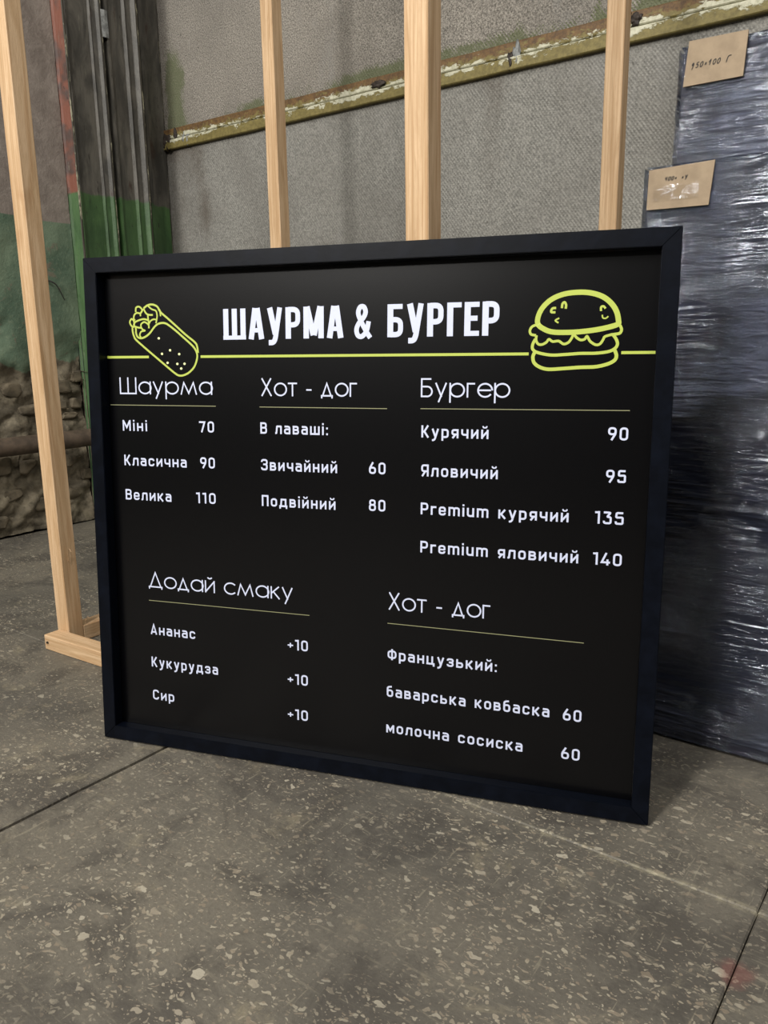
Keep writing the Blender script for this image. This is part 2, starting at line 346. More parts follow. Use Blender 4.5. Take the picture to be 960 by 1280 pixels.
def din():
    w = .155; h = w / 2; X = .745; G = {}
    def g(ch, W, *paths): G[ch] = (W, paths)
    W = .54; a, b, m, t, bt = h, .54 - h, .27, X - h, h
    g('н', W, ([(a, 0), (a, X)],), ([(b, 0), (b, X)],), ([(a, X / 2), (b, X / 2)],))
    g('і', w, ([(h, 0), (h, X)],), ([(h, .87), (h, 1.02)],)); G['i'] = G['і']
    g('а', W, ([(.05, t), (b, t), (b, 0)], .17), ([(b, .43), (a, .43), (a, bt), (b, bt)], .15))
    g('л', W + .02, ([(0, bt), (.10, bt), (.15, t), (b + .02, t), (b + .02, 0)], .03))
    g('с', W, ([(b, .50), (b, t), (a, t), (a, bt), (b, bt), (b, .245)], .17))
    g('и', W, ([(a, 0), (a, X)],), ([(b, 0), (b, X)],), ([(a, .12), (b, X - .12)],))
    br = ([(m - .13, 1.04), (m - .13, .90), (m + .13, .90), (m + .13, 1.04)], .11, 0, .11)
    g('й', W, *G['и'][1], br)
    g('ч', W, ([(a, X), (a, .30), (b, .30)], .16), ([(b, 0), (b, X)],))
    g('к', W, ([(a, 0), (a, X)],), ([(a, .37), (.24, .37)],), ([(.2, .36), (b + .01, X)],), ([(.2, .38), (b + .03, 0)],))
    g('е', W, ([(b, .24), (b, bt), (a, bt), (a, t), (b, t), (b, .335)], .17), ([(b, .37), (a, .37)], 0, 0, .13)); G['e'] = G['е']
    g('в', W, ([(a, bt), (b, bt), (b, .38), (a, .38)], .14), ([(a, 0), (a, X)],), ([(a, t), (b - .03, t), (b - .03, .39), (a, .39)], .13))
    g('ш', .80, ([(a, X), (a, bt), (.80 - h, bt), (.80 - h, X)],), ([(.40, X), (.40, bt)],))
    g(':', w, ([(h, 0), (h, .16)],), ([(h, .5), (h, .66)],))
    g('з', W, ([(a, .52), (a, t), (b, t), (b, .39), (.18, .39)], .15), ([(.18, .38), (b, .38), (b, bt), (a, bt), (a, .22)], .15))
    g('о', W, ([(a, bt), (b, bt), (b, t), (a, t)], .19, 1))
    g('д', .66, ([(.14, bt), (.18, t), (.52, t), (.52, bt)],), ([(0, bt), (.66, bt)],), ([(.07, bt), (.07, -.15)],), ([(.59, bt), (.59, -.15)],))
    g('у', W + .02, ([(.08, X), (.30, .05)],), ([(.49, X), (.26, -.10), (.17, -.20), (.05, -.20)], .06))
    g('р', W, ([(a, -.23), (a, X)],), ([(a, t), (b, t), (b, bt), (a, bt)], .18))
    g('я', W, ([(b, 0), (b, X)],), ([(b, t), (a + .01, t), (a + .01, .31), (b, .31)], .14), ([(.31, .31), (.10, 0)],))
    g('ц', .62, ([(a, X), (a, bt)],), ([(.44, X), (.44, bt)],), ([(0, bt), (.555, bt), (.555, -.15)],))
    g('ь', W, ([(a, X), (a, 0)],), ([(a, bt), (b, bt), (b, .42), (a, .42)], .15))
    g('м', .66, ([(a, 0), (a, X)],), ([(.66 - h, 0), (.66 - h, X)],), ([(a + .02, X - .06), (.33, .22), (.64 - h, X - .06)],))
    g('r', .42, ([(a, 0), (a, X)],), ([(a, .5), (a + .03, t), (.42, t)], .15))
    g('m', .84, ([(a, 0), (a, X)],), ([(a, t), (.42, t), (.42, 0)], .14), ([(.42, .5), (.42, t), (.84 - h, t), (.84 - h, 0)], .14))
    g('u', W, ([(a, X), (a, bt), (b, bt), (b, X)], .17), ([(b, 0), (b, X)],))
    g('б', W, ([(a, bt), (b, bt), (b, .60), (a, .60)], .18, 1), ([(a, .35), (a, .9), (.42, .95)], .18))
    C_ = .58; c = C_ - h; T = 1 - h
    g('М', .72, ([(a, 0), (a, 1)],), ([(.72 - h, 0), (.72 - h, 1)],), ([(a + .02, .93), (.36, .32), (.70 - h, .93)],))
    g('К', C_, ([(a, 0), (a, 1)],), ([(a, .48), (.25, .48)],), ([(.2, .45), (c, 1)],), ([(.22, .52), (c + .02, 0)],))
    g('В', C_, ([(a, 0), (a, 1)],), ([(a, T), (c - .02, T), (c - .02, .53), (a, .53)], .16), ([(a, .53), (c, .53), (c, h), (a, h)], .16))
    g('З', C_, ([(a, .74), (a, T), (c, T), (c, .53), (.2, .53)], .16), ([(.2, .53), (c, .53), (c, h), (a, h), (a, .26)], .16))
    g('П', C_, ([(a, 0), (a, T), (c, T), (c, 0)],))
    g('Я', C_, ([(c, 0), (c, 1)],), ([(c, T), (a, T), (a, .43), (c, .43)], .18), ([(.32, .43), (.09, 0)],))
    g('Ф', .72, ([(.36, 0), (.36, 1)],), ([(a, .20), (.72 - h, .20), (.72 - h, .80), (a, .80)], .24, 1))
    g('А', .62, ([(.07, 0), (.31, .97), (.55, 0)],), ([(.14, .25), (.48, .25)],))
    g('С', C_, ([(c, .72), (c, T), (a, T), (a, h), (c, h), (c, .28)], .2))
    g('P', C_, ([(a, 0), (a, 1)],), ([(a, T), (c, T), (c, .43), (a, .43)], .2))
    g('0', .56, ([(a, h), (.56 - h, h), (.56 - h, T), (a, T)], .21, 1))
    g('1', .36, ([(.02, T), (.21, T)],), ([(.22, 0), (.22, 1)],), ([(.08, h), (.36, h)], 0, 0, .10))
    G['1'] = (.32, (([(.0, T - .02), (.22, T - .02)],), ([(.24, 0), (.24, 1)],)))
    g('7', .54, ([(0, T), (.46, T), (.20, 0)],))
    g('9', .56, ([(a, .46), (.56 - h, .46), (.56 - h, T), (a, T)], .19, 1), ([(.56 - h, .68), (.56 - h, .50), (.24, 0)], .1))
    g('6', .56, ([(a, h), (.56 - h, h), (.56 - h, .54), (a, .54)], .19, 1), ([(a, .32), (a, .50), (.32, 1)], .1))
    g('8', .56, ([(a, h), (.56 - h, h), (.56 - h, .53), (a, .53)], .18, 1), ([(a + .02, .53), (.54 - h, .53), (.54 - h, T), (a + .02, T)], .17, 1))
    g('5', .56, ([(.50, T), (a + .03, T), (a + .01, .56), (.56 - h, .58), (.56 - h, h), (a, h), (a, .26)], .09))
    g('3', .56, ([(.05, T), (.48, T), (.25, .57), (.56 - h, .57), (.56 - h, h), (a, h), (a, .26)], .12))
    g('4', .58, ([(.34, 1), (.07, .24), (.58, .24)],), ([(.42, .48), (.42, 0)],))
    g('+', .44, ([(0, .42), (.44, .42)], 0, 0, .13), ([(.22, .20), (.22, .64)], 0, 0, .13))
    return w, G, .34
def geo():
    w = .085; h = w / 2; X = .76; r = X / 2 - h; G = {}
    def g(ch, W, *paths): G[ch] = (W, paths)
    ci = (arc(r + h, X / 2, r, r, 0, 360, 40)[:-1], 0, 1)
    g('Ш', .98, ([(h, 1), (h, h), (.98 - h, h), (.98 - h, 1)],), ([(.49, 1), (.49, h)],))
    g('а', .72, ci, ([(.68, 0), (.68, X)],))
    g('у', .60, ([(.04, X), (.33, .02)],), ([(.56, X), (.18, -.26)],))
    g('р', .74, (arc(.39, X / 2, r, r, 0, 360, 40)[:-1], 0, 1), ([(h, -.28), (h, X)],))
    g('м', .92, ([(.04, 0), (.20, X - .06), (.46, .08), (.72, X - .06), (.88, 0)],))
    g('Х', .64, ([(.04, 0), (.58, 1)],), ([(.05, 1), (.60, 0)],))
    g('о', .70, ci)
    g('т', .52, ([(0, X - h), (.52, X - h)],), ([(.26, 0), (.26, X - h)],))
    g('-', .30, ([(0, .36), (.30, .36)],))
    tri = lambda W, H: (([(.10, h), (W / 2, H - .04), (W - .10, h)],), ([(0, h), (W, h)],), ([(h, h), (h, -.10)],), ([(W - h, h), (W - h, -.10)],))
    g('д', .66, *tri(.66, X)); g('Д', .82, *tri(.82, 1.0))
    g('г', .40, ([(h, 0), (h, X - h), (.40, X - h)],))
    g('Б', .60, ([(.52, 1 - h), (h, 1 - h), (h, h), (.33, h)],), ([(h, .56), (.32, .56)] + arc(.32, .30, .24, .26, 90, -90, 18) ,))
    g('е', .70, (arc(r + h, X / 2, r, r, 0, 325, 40),), ([(h, X / 2), (.70 - h, X / 2)],))
    g('й', .58, ([(h, X), (h, 0)],), ([(.58 - h, 0), (.58 - h, X)],), ([(h, .05), (.58 - h, X - .05)],), (arc(.29, 1.0, .12, .12, 200, 340, 12),))
    g('с', .64, (arc(r + h, X / 2, r, r, 42, 318, 36),))
    g('к', .50, ([(h, 0), (h, X)],), ([(h, .33), (.46, X)],), ([(.16, .42), (.48, 0)],))
    return w, G, .30
def bold():
    v = .19; k = .15; h = v / 2; G = {}
    def g(ch, W, *paths): G[ch] = (W, paths)
    g('Ш', .77, ([(h, 1), (h, 0)],), ([(.385, 1), (.385, 0)],), ([(.77 - h, 1), (.77 - h, 0)],), ([(0, .065), (.77, .065)], 0, 0, .13))
    g('А', .54, ([(.095, 0), (.235, 1)],), ([(.445, 0), (.305, 1)],), ([(.14, .29), (.40, .29)], 0, 0, .14), ([(.17, .93), (.37, .93)], 0, 0, .14))
    g('У', .53, ([(.10, 1), (.28, .15)],), ([(.43, 1), (.28, .02), (.22, -.115), (.06, -.115)], .09, 0, .17))
    g('Р', .50, ([(h, 0), (h, 1)],), ([(h, 1 - k / 2), (.50 - h, 1 - k / 2), (.50 - h, .44), (h, .44)], .17, 0, .165))
    g('М', .66, ([(h, 0), (h, 1)],), ([(.66 - h, 0), (.66 - h, 1)],), ([(.12, 1), (.32, .1)],), ([(.54, 1), (.34, .1)],))
    g('Б', .50, ([(h, 0), (h, 1)],), ([(h, 1 - k / 2), (.46, 1 - k / 2)], 0, 0, k), ([(h, .53), (.50 - h, .53), (.50 - h, k / 2), (h, k / 2)], .17, 0, .16))
    g('Г', .42, ([(h, 0), (h, 1)],), ([(h, 1 - k / 2), (.42, 1 - k / 2)], 0, 0, k))
    g('Е', .43, ([(h, 0), (h, 1)],), ([(h, 1 - k / 2), (.43, 1 - k / 2)], 0, 0, k), ([(h, .52), (.38, .52)], 0, 0, k), ([(h, k / 2), (.43, k / 2)], 0, 0, k))
    g('&', .60, (smooth([(.56, .0), (.40, .22), (.20, .56), (.13, .77), (.20, .93), (.33, .93), (.39, .78), (.32, .62), (.15, .44), (.07, .26), (.12, .08), (.27, .05), (.43, .22), (.50, .50)]), 0, 0, .15))
    return v, G, .3
FONTS = {'D': din(), 'H': geo(), 'T': bold()}
def text_mesh(s, font, u0, u1, v, H, z):
    w, G, space = FONTS[font]
    tot = sum(space if c == ' ' else G[c][0] for c in s); need = (u1 - u0) / H; gaps = max(len(s) - 1, 1)
    sx = 1.0; ls = (need - tot) / gaps
    want = {'D': .20, 'H': .12, 'T': .085}[font]; sx = min(max((need - want * gaps) / tot, .85), 1.28); ls = (need - tot * sx) / gaps
    words = [([], [])]; x = 0.0; k = 0
    for c in s:
        V, F = words[-1]
        if c == ' ': x += space * sx + ls; words.append(([], [])); continue
        Wd, paths = G[c]
        for p in paths:
            pts, r, cl, pw = (list(p) + [0, 0, None])[:4] if len(p) == 1 else (list(p) + [0, None])[:4] if len(p) == 2 else (list(p) + [None])[:4]
            if len(p) == 1: r, cl, pw = 0, 0, None
            q = rounded(pts, r, bool(cl)) if r else pts
            ribbon(V, F, [(u0 + (x + a * sx) * H, v + b * H) for a, b in q], (pw or w) * H, bool(cl), z + k * .00004); k = (k + 1) % 7
        x += Wd * sx + ls
    return words
# ---------------------------------------------------------------- floor: 1 m cast slabs over a dusty bed
XL, YB = -3.03, 2.51
fl = tag(boxo('floor', (-3.3, 4.3, -7.6, 2.7, -.06, -.012), MJ, None, 0), kind='structure')
def slab(x0, x1, y0, y1, g):
    def edge(ax, ay, bx, by, nx, ny, gap):
        out = []; n = 22
        for i in range(n):
            t = i / n; j = gap / 2 + (abs(noise.noise(Vector((ax * 7 + t * 31, ay * 5, 1.7)))) * .004 if gap > .003 else 0)
            out.append((ax + (bx - ax) * t + nx * j, ay + (by - ay) * t + ny * j))
        return out
    gl, gr, gb, gt = g
    P = edge(x0, y0, x1, y0, 0, 1, gb) + edge(x1, y0, x1, y1, -1, 0, gr) + edge(x1, y1, x0, y1, 0, -1, gt) + edge(x0, y1, x0, y0, 1, 0, gl)
    n = len(P); cxm, cym = (x0 + x1) / 2, (y0 + y1) / 2
    ch = .0022
    V = [(x + (cxm - x) / abs(cxm - x + 1e-9) * 0 + (cxm - x) * ch * 2, y + (cym - y) * ch * 2, 0) for x, y in P] + [(x, y, -ch) for x, y in P] + [(x, y, -.012) for x, y in P]
    F = [tuple(range(n))]
    for k in (0, n):
        for i in range(n): j = (i + 1) % n; F.append((k + i, k + n + i, k + n + j, k + j))
    return mk('slab', V, F, MF, fl)
XS = [XL, -2.17, -1.172, -.167, .84, 1.84, 2.84, 3.84]; YS = [-7.5, -6.97, -5.97, -4.97, -3.97, -2.97, -1.97, -.97, .03, 1.03, 2.03, 2.56]
for i in range(len(XS) - 1):
    for j in range(len(YS) - 1):
        gx = lambda k: .0065 if k == 2 else .0018 if k == 3 else .0012
        slab(XS[i], XS[i + 1], YS[j], YS[j + 1], (gx(i), gx(i + 1), .0012, .0012))
# ---------------------------------------------------------------- back wall: pressed boards framed by a two-bar rail
def sstep(a, b, x):
    t = min(max((x - a) / (b - a), 0), 1); return t * t * (3 - 2 * t)
def paint(o, fn):
    me = o.data; a = me.color_attributes.new('stain_shade', 'FLOAT_COLOR', 'POINT')
    for i, v in enumerate(me.vertices): a.data[i].color = (*fn(v.co), 1)
def grid(name, us, vs, fn, mat, parent=None, smooth=True):
    V = [fn(u, v) for v in vs for u in us]; n = len(us)
    F = [(j * n + i, j * n + i + 1, (j + 1) * n + i + 1, (j + 1) * n + i) for j in range(len(vs) - 1) for i in range(n - 1)]
    return mk(name, V, F, mat, parent, smooth)
def span(a, b, s):
    n = max(int(round((b - a) / s)), 1); return [a + (b - a) * i / n for i in range(n + 1)]
wb = tag(empty('wall_back'), kind='structure')
blob = lambda c, x, z, rx, rz: math.exp(-(((c.x - x) / rx) ** 2 + ((c.z - z) / rz) ** 2))
def st_up(c):
    n1 = noise.noise(Vector((c.x * 3, 0, c.z * 3)))
    g = 1.1 * blob(c, -3.0, 1.86, .055, .15) + .6 * blob(c, -2.93, 1.86, .03, .07) + .8 * blob(c, -2.98, 1.70, .06, .09)
    g += sstep(1.74, 1.655, c.z) * (.45 + .6 * n1 + .55 * blob(c, -1.95, 1.66, .35, .3) + .35 * blob(c, -1.2, 1.66, .5, .3))
    g += .5 * blob(c, -1.32, 1.78, .016, .12) + .6 * blob(c, -1.06, 1.8, .016, .16)
    b = .5 * blob(c, -1.32, 1.80, .014, .16) + .6 * blob(c, -1.06, 1.84, .014, .2) + .5 * sstep(-2.90, -3.07, c.x)
    w = sstep(1.80, 1.67, c.z)
    return g, b, w
def st_lo(c):
    b = .6 * blob(c, -2.83, 1.30, .05, .13) + .35 * blob(c, -2.25, 1.38, .09, .1) + .38 * blob(c, -1.42, 1.30, .08, .28) + .4 * blob(c, -2.86, 1.50, .06, .08)
    b += .3 * blob(c, -1.40, 1.50, .05, .1) + .5 * sstep(-2.72, -3.07, c.x) + .3 * sstep(1.50, 1.575, c.z)  # brown dirt toward the column; shadow under the rail painted in as brown
    g = .35 * blob(c, -2.93, 1.57, .14, .02)
    return g, b, .2 + .8 * sstep(-2.4, -1.0, c.x)
PB = [-3.075, 3.9]
for z0, z1, m, fn in ((0.0, 1.574, MWL, st_lo), (1.652, 3.2, MWU, st_up)):
    us = span(-3.075, -.4, .03) + span(-.4, 3.9, .3)[1:]; zs = span(z0, .9, .15) + span(.9, z1, .03)[1:] if z0 < .5 else span(z0, 2.35, .03) + span(2.35, z1, .2)[1:]
    o = grid('wall_panel', us, zs, lambda u, v: (u, YB + .004 * noise.noise(Vector((u * .9, v * .9, z0))), v), m, wb)
    paint(o, fn)
rl = tag(empty('trim_1'), kind='structure')
def rail_bar(z0, z1, out):
    us = span(-3.07, -.3, .02) + span(-.3, 3.9, .2)[1:]
    prof = [(YB, z0), (YB - out + .003, z0), (YB - out, z0 + .003), (YB - out, z1 - .003), (YB - out + .003, z1), (YB, z1)]
    V = []; n = len(prof)
    for u in us:
        jz = .0012 * noise.noise(Vector((u * 9, z0, 0)))
        jy = .0015 * noise.noise(Vector((u * 6, z0, 4)))
        V += [(u, y + (jy if k not in (0, 5) else 0), z + jz) for k, (y, z) in enumerate(prof)]
    F = [(i * n + k, i * n + k + 1, (i + 1) * n + k + 1, (i + 1) * n + k) for i in range(len(us) - 1) for k in range(n - 1)]
    return mk('angle_bar', V, F, MR, rl)
rail_bar(1.572, 1.6105, .022); rail_bar(1.6150, 1.655, .016)
boxo('joint_backing', (-3.06, 3.9, YB - .004, YB, 1.610, 1.6155), MDARK, rl, 0)
def lump(name, parent, mat, loc, size, seed, sub=3, amp=.35, cut=None):
    bm = bmesh.new(); bmesh.ops.create_icosphere(bm, subdivisions=sub, radius=1)
    for v in bm.verts:
        k = 1 + amp * noise.noise(v.co * 1.6 + Vector((seed * 3.1, seed, 0))) + amp * .5 * noise.noise(v.co * 4 + Vector((0, seed, 5)))
        q = v.co * k; v.co = Vector((loc[0] + q.x * size[0], loc[1] + q.y * size[1], loc[2] + q.z * size[2]))
    return frombm(name, bm, mat, parent, True)
for k, (x, z, sx, sz, m) in enumerate(((-3.045, 1.60, .028, .03, MDARK), (-2.98, 1.628, .012, .02, MDARK), (-2.925, 1.60, .006, .022, MPALE), (-2.90, 1.592, .014, .018, MPALE), (-1.87, 1.628, .026, .012, MDARK), (-1.32, 1.612, .014, .03, MPALE), (-1.345, 1.60, .010, .024, MDARK), (-.985, 1.645, .03, .018, MDARK), (-.94, 1.63, .014, .014, MDARK))):
    lump('weld', rl, m, (x, YB - .0175, z), (sx, .0055, sz), k + 3, amp=.9)
eb = tag(empty('trim_3'), kind='structure')
V = []; F = []
def strip(name, parent, mat, pts, z0, z1, dz=.03, jit=.0015):
    zs = span(z0, z1, dz); n = len(pts); V = []
    for z in zs:
        for k, (x, y) in enumerate(pts):
            s = Vector((x * 5 + k, y * 5, z * 14)); V.append((x + jit * noise.noise(s), y + jit * noise.noise(s + Vector((9, 0, 0))), z))
    F = [(i * n + k, i * n + k + 1, (i + 1) * n + k + 1, (i + 1) * n + k) for i in range(len(zs) - 1) for k in range(n - 1)]
    return mk(name, V, F, mat, parent)
strip('edge_angle', eb, ME, [(-3.085, YB), (-3.085, YB - .010), (-3.070, YB - .010), (-3.070, YB)], 0, 3.2)
# ---------------------------------------------------------------- left wall: plaster, broken away low down
wl = tag(empty('wall_left'), kind='structure')
def broken(y, z):
    n1 = noise.noise(Vector((y * 3.2, z * 3.2, 2))); n2 = noise.noise(Vector((y * 9, z * 9, 7)))
    top = .66 + .10 * n1 + .04 * n2 - .10 * sstep(1.62, 1.50, y)
    b = sstep(top + .05, top - .03, z)
    return max(b, .9 * math.exp(-(((y - 1.60) / .05) ** 2 + ((z - .80) / .10) ** 2)))
def lw(y, z):
    b = broken(y, z); p = Vector((y, z, 0))
    x = .005 * noise.noise(p * 4) + .003 * noise.noise(p * 14)
    d = noise.voronoi(Vector((y * 9, z * 12, .3)))[0]
    rock = .028 * min(d[1] - d[0], .45) + .022 * noise.noise(p * 11) + .012 * noise.noise(p * 30) + .005 * noise.noise(p * 70)
    x += b * (-.034 + rock)
    x -= .018 * sstep(.09, .02, abs(z - .69 - .05 * noise.noise(Vector((y * 6, 0, 0))))) * sstep(1.7, 1.8, y)
    return (XL + x, y, z)
ys = span(-7.5, 1.2, .4) + span(1.2, 1.972, .0095)[1:]; zs = span(0, 1.35, .0095) + span(1.35, 3.2, .05)[1:]
pl = grid('plaster', ys, zs, lw, MPL, wl)
paint(pl, lambda c: (sstep(1.225, 1.215, c.z - .01 * math.sin(c.y * 9)), broken(c.y, c.z), 0))
strip('plaster_return', wl, MPL, [(XL, 1.972), (XL - .015, 1.974), (XL - .03, 1.976)], 0, 3.2)
for o in wl.children:
    if o.name.startswith('plaster_return'): paint(o, lambda c: (sstep(1.225, 1.215, c.z), sstep(.65, .6, c.z), 0))
strip('recess_strip', wl, MSR, [(XL - .012, 1.968), (XL - .004, 1.974), (XL + .010, 1.980), (XL + .0465, 1.9885)], 0, 3.2)
for k, (y, z, a, b) in enumerate(((1.66, .57, .05, .035), (1.80, .60, .055, .03), (1.88, .57, .05, .032), (1.945, .61, .03, .03), (1.86, .50, .045, .025), (1.94, .50, .035, .028), (1.72, .49, .05, .03), (1.90, .45, .04, .022),
                                   (1.58, .28, .06, .045), (1.70, .26, .05, .035), (1.80, .22, .055, .04), (1.90, .26, .045, .035), (1.62, .15, .055, .04), (1.75, .11, .06, .035), (1.88, .13, .05, .035), (1.95, .20, .035, .03), (1.55, .06, .05, .03))):
    bm = bmesh.new(); rs = random.Random(k * 7 + 3)
    for _ in range(16):
        d = Vector((rs.uniform(-1, 1), rs.uniform(-1, 1), rs.uniform(-1, 1))).normalized(); d = Vector([math.copysign(abs(t) ** .6, t) for t in d])
        bm.verts.new((XL - .030 + d.x * .026, y + d.y * a * .95, z + d.z * b * .95))
    hull = bmesh.ops.convex_hull(bm, input=bm.verts[:])
    bmesh.ops.delete(bm, geom=[v for v in bm.verts if not v.link_faces], context='VERTS')
    bmesh.ops.bevel(bm, geom=bm.edges[:], offset=.004, segments=1, affect='EDGES')
    frombm('rubble_stone', bm, MSTONE, wl, False)
Vw, Fw = [], []
ring = smooth([(XL + .006, 1.835, .990), (XL + .024, 1.868, .972), (XL + .022, 1.900, .915)], False, 6)
for i, p in enumerate(ring):
    for k in range(6): Vw.append((p[0] + .0035 * math.cos(k * math.pi / 3), p[1], p[2] + .0035 * math.sin(k * math.pi / 3)))
for i in range(len(ring) - 1):
    for k in range(6): Fw.append((i * 6 + k, i * 6 + (k + 1) % 6, i * 6 + 6 + (k + 1) % 6, i * 6 + 6 + k))
mk('bent_wire', Vw, Fw, MSCREW, wl, True)
boxo('wall_core', (XL - .2, XL - .10, -7.5, 2.62, 0, 3.2), MPL, wl, 0)
boxo('wall_core', (XL - .1, XL - .055, -7.5, 2.0, 0, 3.2), MDARK, wl, 0)
# ---------------------------------------------------------------- painted steel column in the corner
col = tag(empty('trim_2'), kind='structure')
X0 = XL
strip('channel', col, MS, [(X0 + .0464, 1.9895), (X0 + .049, 2.002), (X0 + .034, 2.014), (X0 + .030, 2.112), (X0 + .037, 2.119), (X0 + .030, 2.126), (X0 + .034, 2.145), (X0 + .046, 2.153), (X0 + .046, 2.163), (X0 - .02, 2.166)], 0, 3.2)
strip('slot_backing', col, MDARK, [(X0 - .02, 2.16), (X0 - .02, 2.20)], 0, 3.2)
strip('channel', col, MS, [(X0 - .02, 2.184), (X0 + .045, 2.186), (X0 + .045, 2.196), (X0 + .034, 2.206), (X0 + .030, 2.272), (X0 + .040, 2.281), (X0 + .030, 2.290), (X0 + .032, 2.315), (X0 + .048, 2.327), (X0 + .048, 2.336), (X0 - .03, 2.340)], 0, 3.2)
strip('paint_edge', col, ME, [(X0 + .0475, 2.159), (X0 + .0475, 2.1635), (X0 + .03, 2.165)], 0, 3.2)
strip('paint_edge', col, ME, [(X0 + .0465, 1.9885), (X0 + .0503, 1.9905), (X0 + .0502, 1.996)], 0, 3.2)
strip('paint_edge', col, ME, [(X0 + .0495, 2.330), (X0 + .0495, 2.3365)], 0, 3.2)
strip('channel', col, MS, [(X0 - .03, 2.34), (X0 - .02, 2.37), (X0 + .005, 2.375), (X0 + .005, 2.39), (X0 - .02, 2.395), (X0 - .03, 2.50), (X0 - .05, 2.505)], 0, 3.2)
strip('weld_cover', col, MPALE, [(X0 + .049, 2.160), (X0 + .051, 2.175), (X0 + .049, 2.190)], 1.93, 2.03, .01, .003)
# ---------------------------------------------------------------- unseen wall added behind the camera for board and film to reflect
wf = tag(empty('wall_front_added'), kind='structure')
boxo('reflected_face', (XL, 4.3, -7.62, -7.5, 0, 5.2), plain('pale_reflected_wall', rgb(120, 118, 114), .9, .1, 3), wf, 0)
# ---------------------------------------------------------------- pipe along the left wall
bm = bmesh.new(); nseg = 20; pys = span(-7.4, 2.46, .05); rings = []
for y in pys:
    r = .036 + .001 * noise.noise(Vector((y * 8, 0, 0)))
    rings.append([bm.verts.new((XL + .055 + .003 * noise.noise(Vector((y * 2, 1, 0))) + r * math.cos(t * 2 * math.pi / nseg), y, .362 + r * math.sin(t * 2 * math.pi / nseg))) for t in range(nseg)])
for A, B in zip(rings, rings[1:]):
    for k in range(nseg): bm.faces.new((A[k], A[(k + 1) % nseg], B[(k + 1) % nseg], B[k]))
pp = empty('wall_pipe'); tag(pp, 'dusty brown steel pipe running low along the crumbling left wall', 'pipe')
frombm('pipe_tube', bm, MPIPE, pp, True)
for y in (.4, 1.2, 2.44):
    bm = bmesh.new(); box(bm, XL - .02, XL + .03, y - .012, y + .012, .345, .38, .002); frombm('pipe_bracket', bm, MDARK, pp)
# ---------------------------------------------------------------- timber rack
rk = empty('timber_rack', (-1.833, 1.05, .0007), math.radians(2.7))
tag(rk, 'unpainted pine rack with four uprights on a floor base, behind the black menu board', 'rack')
def beam(name, d, mat, parent=rk, bow=.0, bend=(0, 0)):
    bm = box(bmesh.new(), *d, bev=.0016, segs=1)
    dims = (d[1] - d[0], d[3] - d[2], d[5] - d[4]); ax = dims.index(max(dims)); L = max(dims); n = 16
    for i in range(1, n):
        co_ = [0, 0, 0]; co_[ax] = d[ax * 2] + L * i / n; no_ = [0, 0, 0]; no_[ax] = 1
        bmesh.ops.bisect_plane(bm, geom=bm.verts[:] + bm.edges[:] + bm.faces[:], plane_co=co_, plane_no=no_)
    s = random.random() * 50
    for v in bm.verts:
        t = (v.co[ax] - d[ax * 2]) / L
        for k in range(3):
            if k != ax: v.co[k] += bow * math.sin(t * math.pi) * (1 if k == 0 else .4) + .0009 * noise.noise(Vector((t * 9, k * 3, s)))
        if ax == 2: v.co.x += bend[0] * t; v.co.y += bend[1] * t
    return frombm(name, bm, mat, parent)
beam('front_beam', (.010, 1.10, -.046, -.001, 0, .038), MWX)
beam('side_beam', (.001, .046, .043, .92, 0, .040), MWY)
beam('side_beam', (1.053, 1.098, .051, .92, 0, .040), MWY)
beam('rear_beam', (.001, 1.10, .921, .965, 0, .040), MWX)
beam('upright', (0, .046, 0, .042, 0, 2.4), MWZ)
beam('upright', (1.053, 1.096, .009, .050, 0, 2.4), MWZ)
beam('upright', (.017, .062, .85, .895, .040, 2.4), MWZ)
beam('upright', (1.070, 1.113, .85, .892, .040, 2.4), MWZ)
beam('top_beam', (0, 1.10, .043, .088, 2.31, 2.36), MWX)
for x, y, z in ((.024, -.0475, .020),):
    bm = bmesh.new(); bmesh.ops.create_cone(bm, segments=12, radius1=.0028, radius2=.0028, depth=.004, cap_ends=True, matrix=Matrix.Translation((x, y, z)) @ Matrix.Rotation(math.pi / 2, 4, 'X')); frombm('screw', bm, MSCREW, rk)
def curl(pts, w):
    P = smooth(pts, False, 8); V = []; F = []
    for i, p in enumerate(P): V += [tuple(p), (p[0] + w * .6, p[1] - w * .7, p[2] + w * .3)]
    for i in range(len(P) - 1): F.append((2 * i, 2 * i + 1, 2 * i + 3, 2 * i + 2))
    o = mk('wood_shaving', V, F, MWZ, rk, True); m = o.modifiers.new('t', 'SOLIDIFY'); m.thickness = .0006
curl([(.0468, .02, .215), (.050, .018, .24), (.062, .014, .252), (.076, .010, .247)], .003)
curl([(.052, .045, .041), (.056, .044, .055), (.066, .043, .068), (.074, .042, .068)], .003)
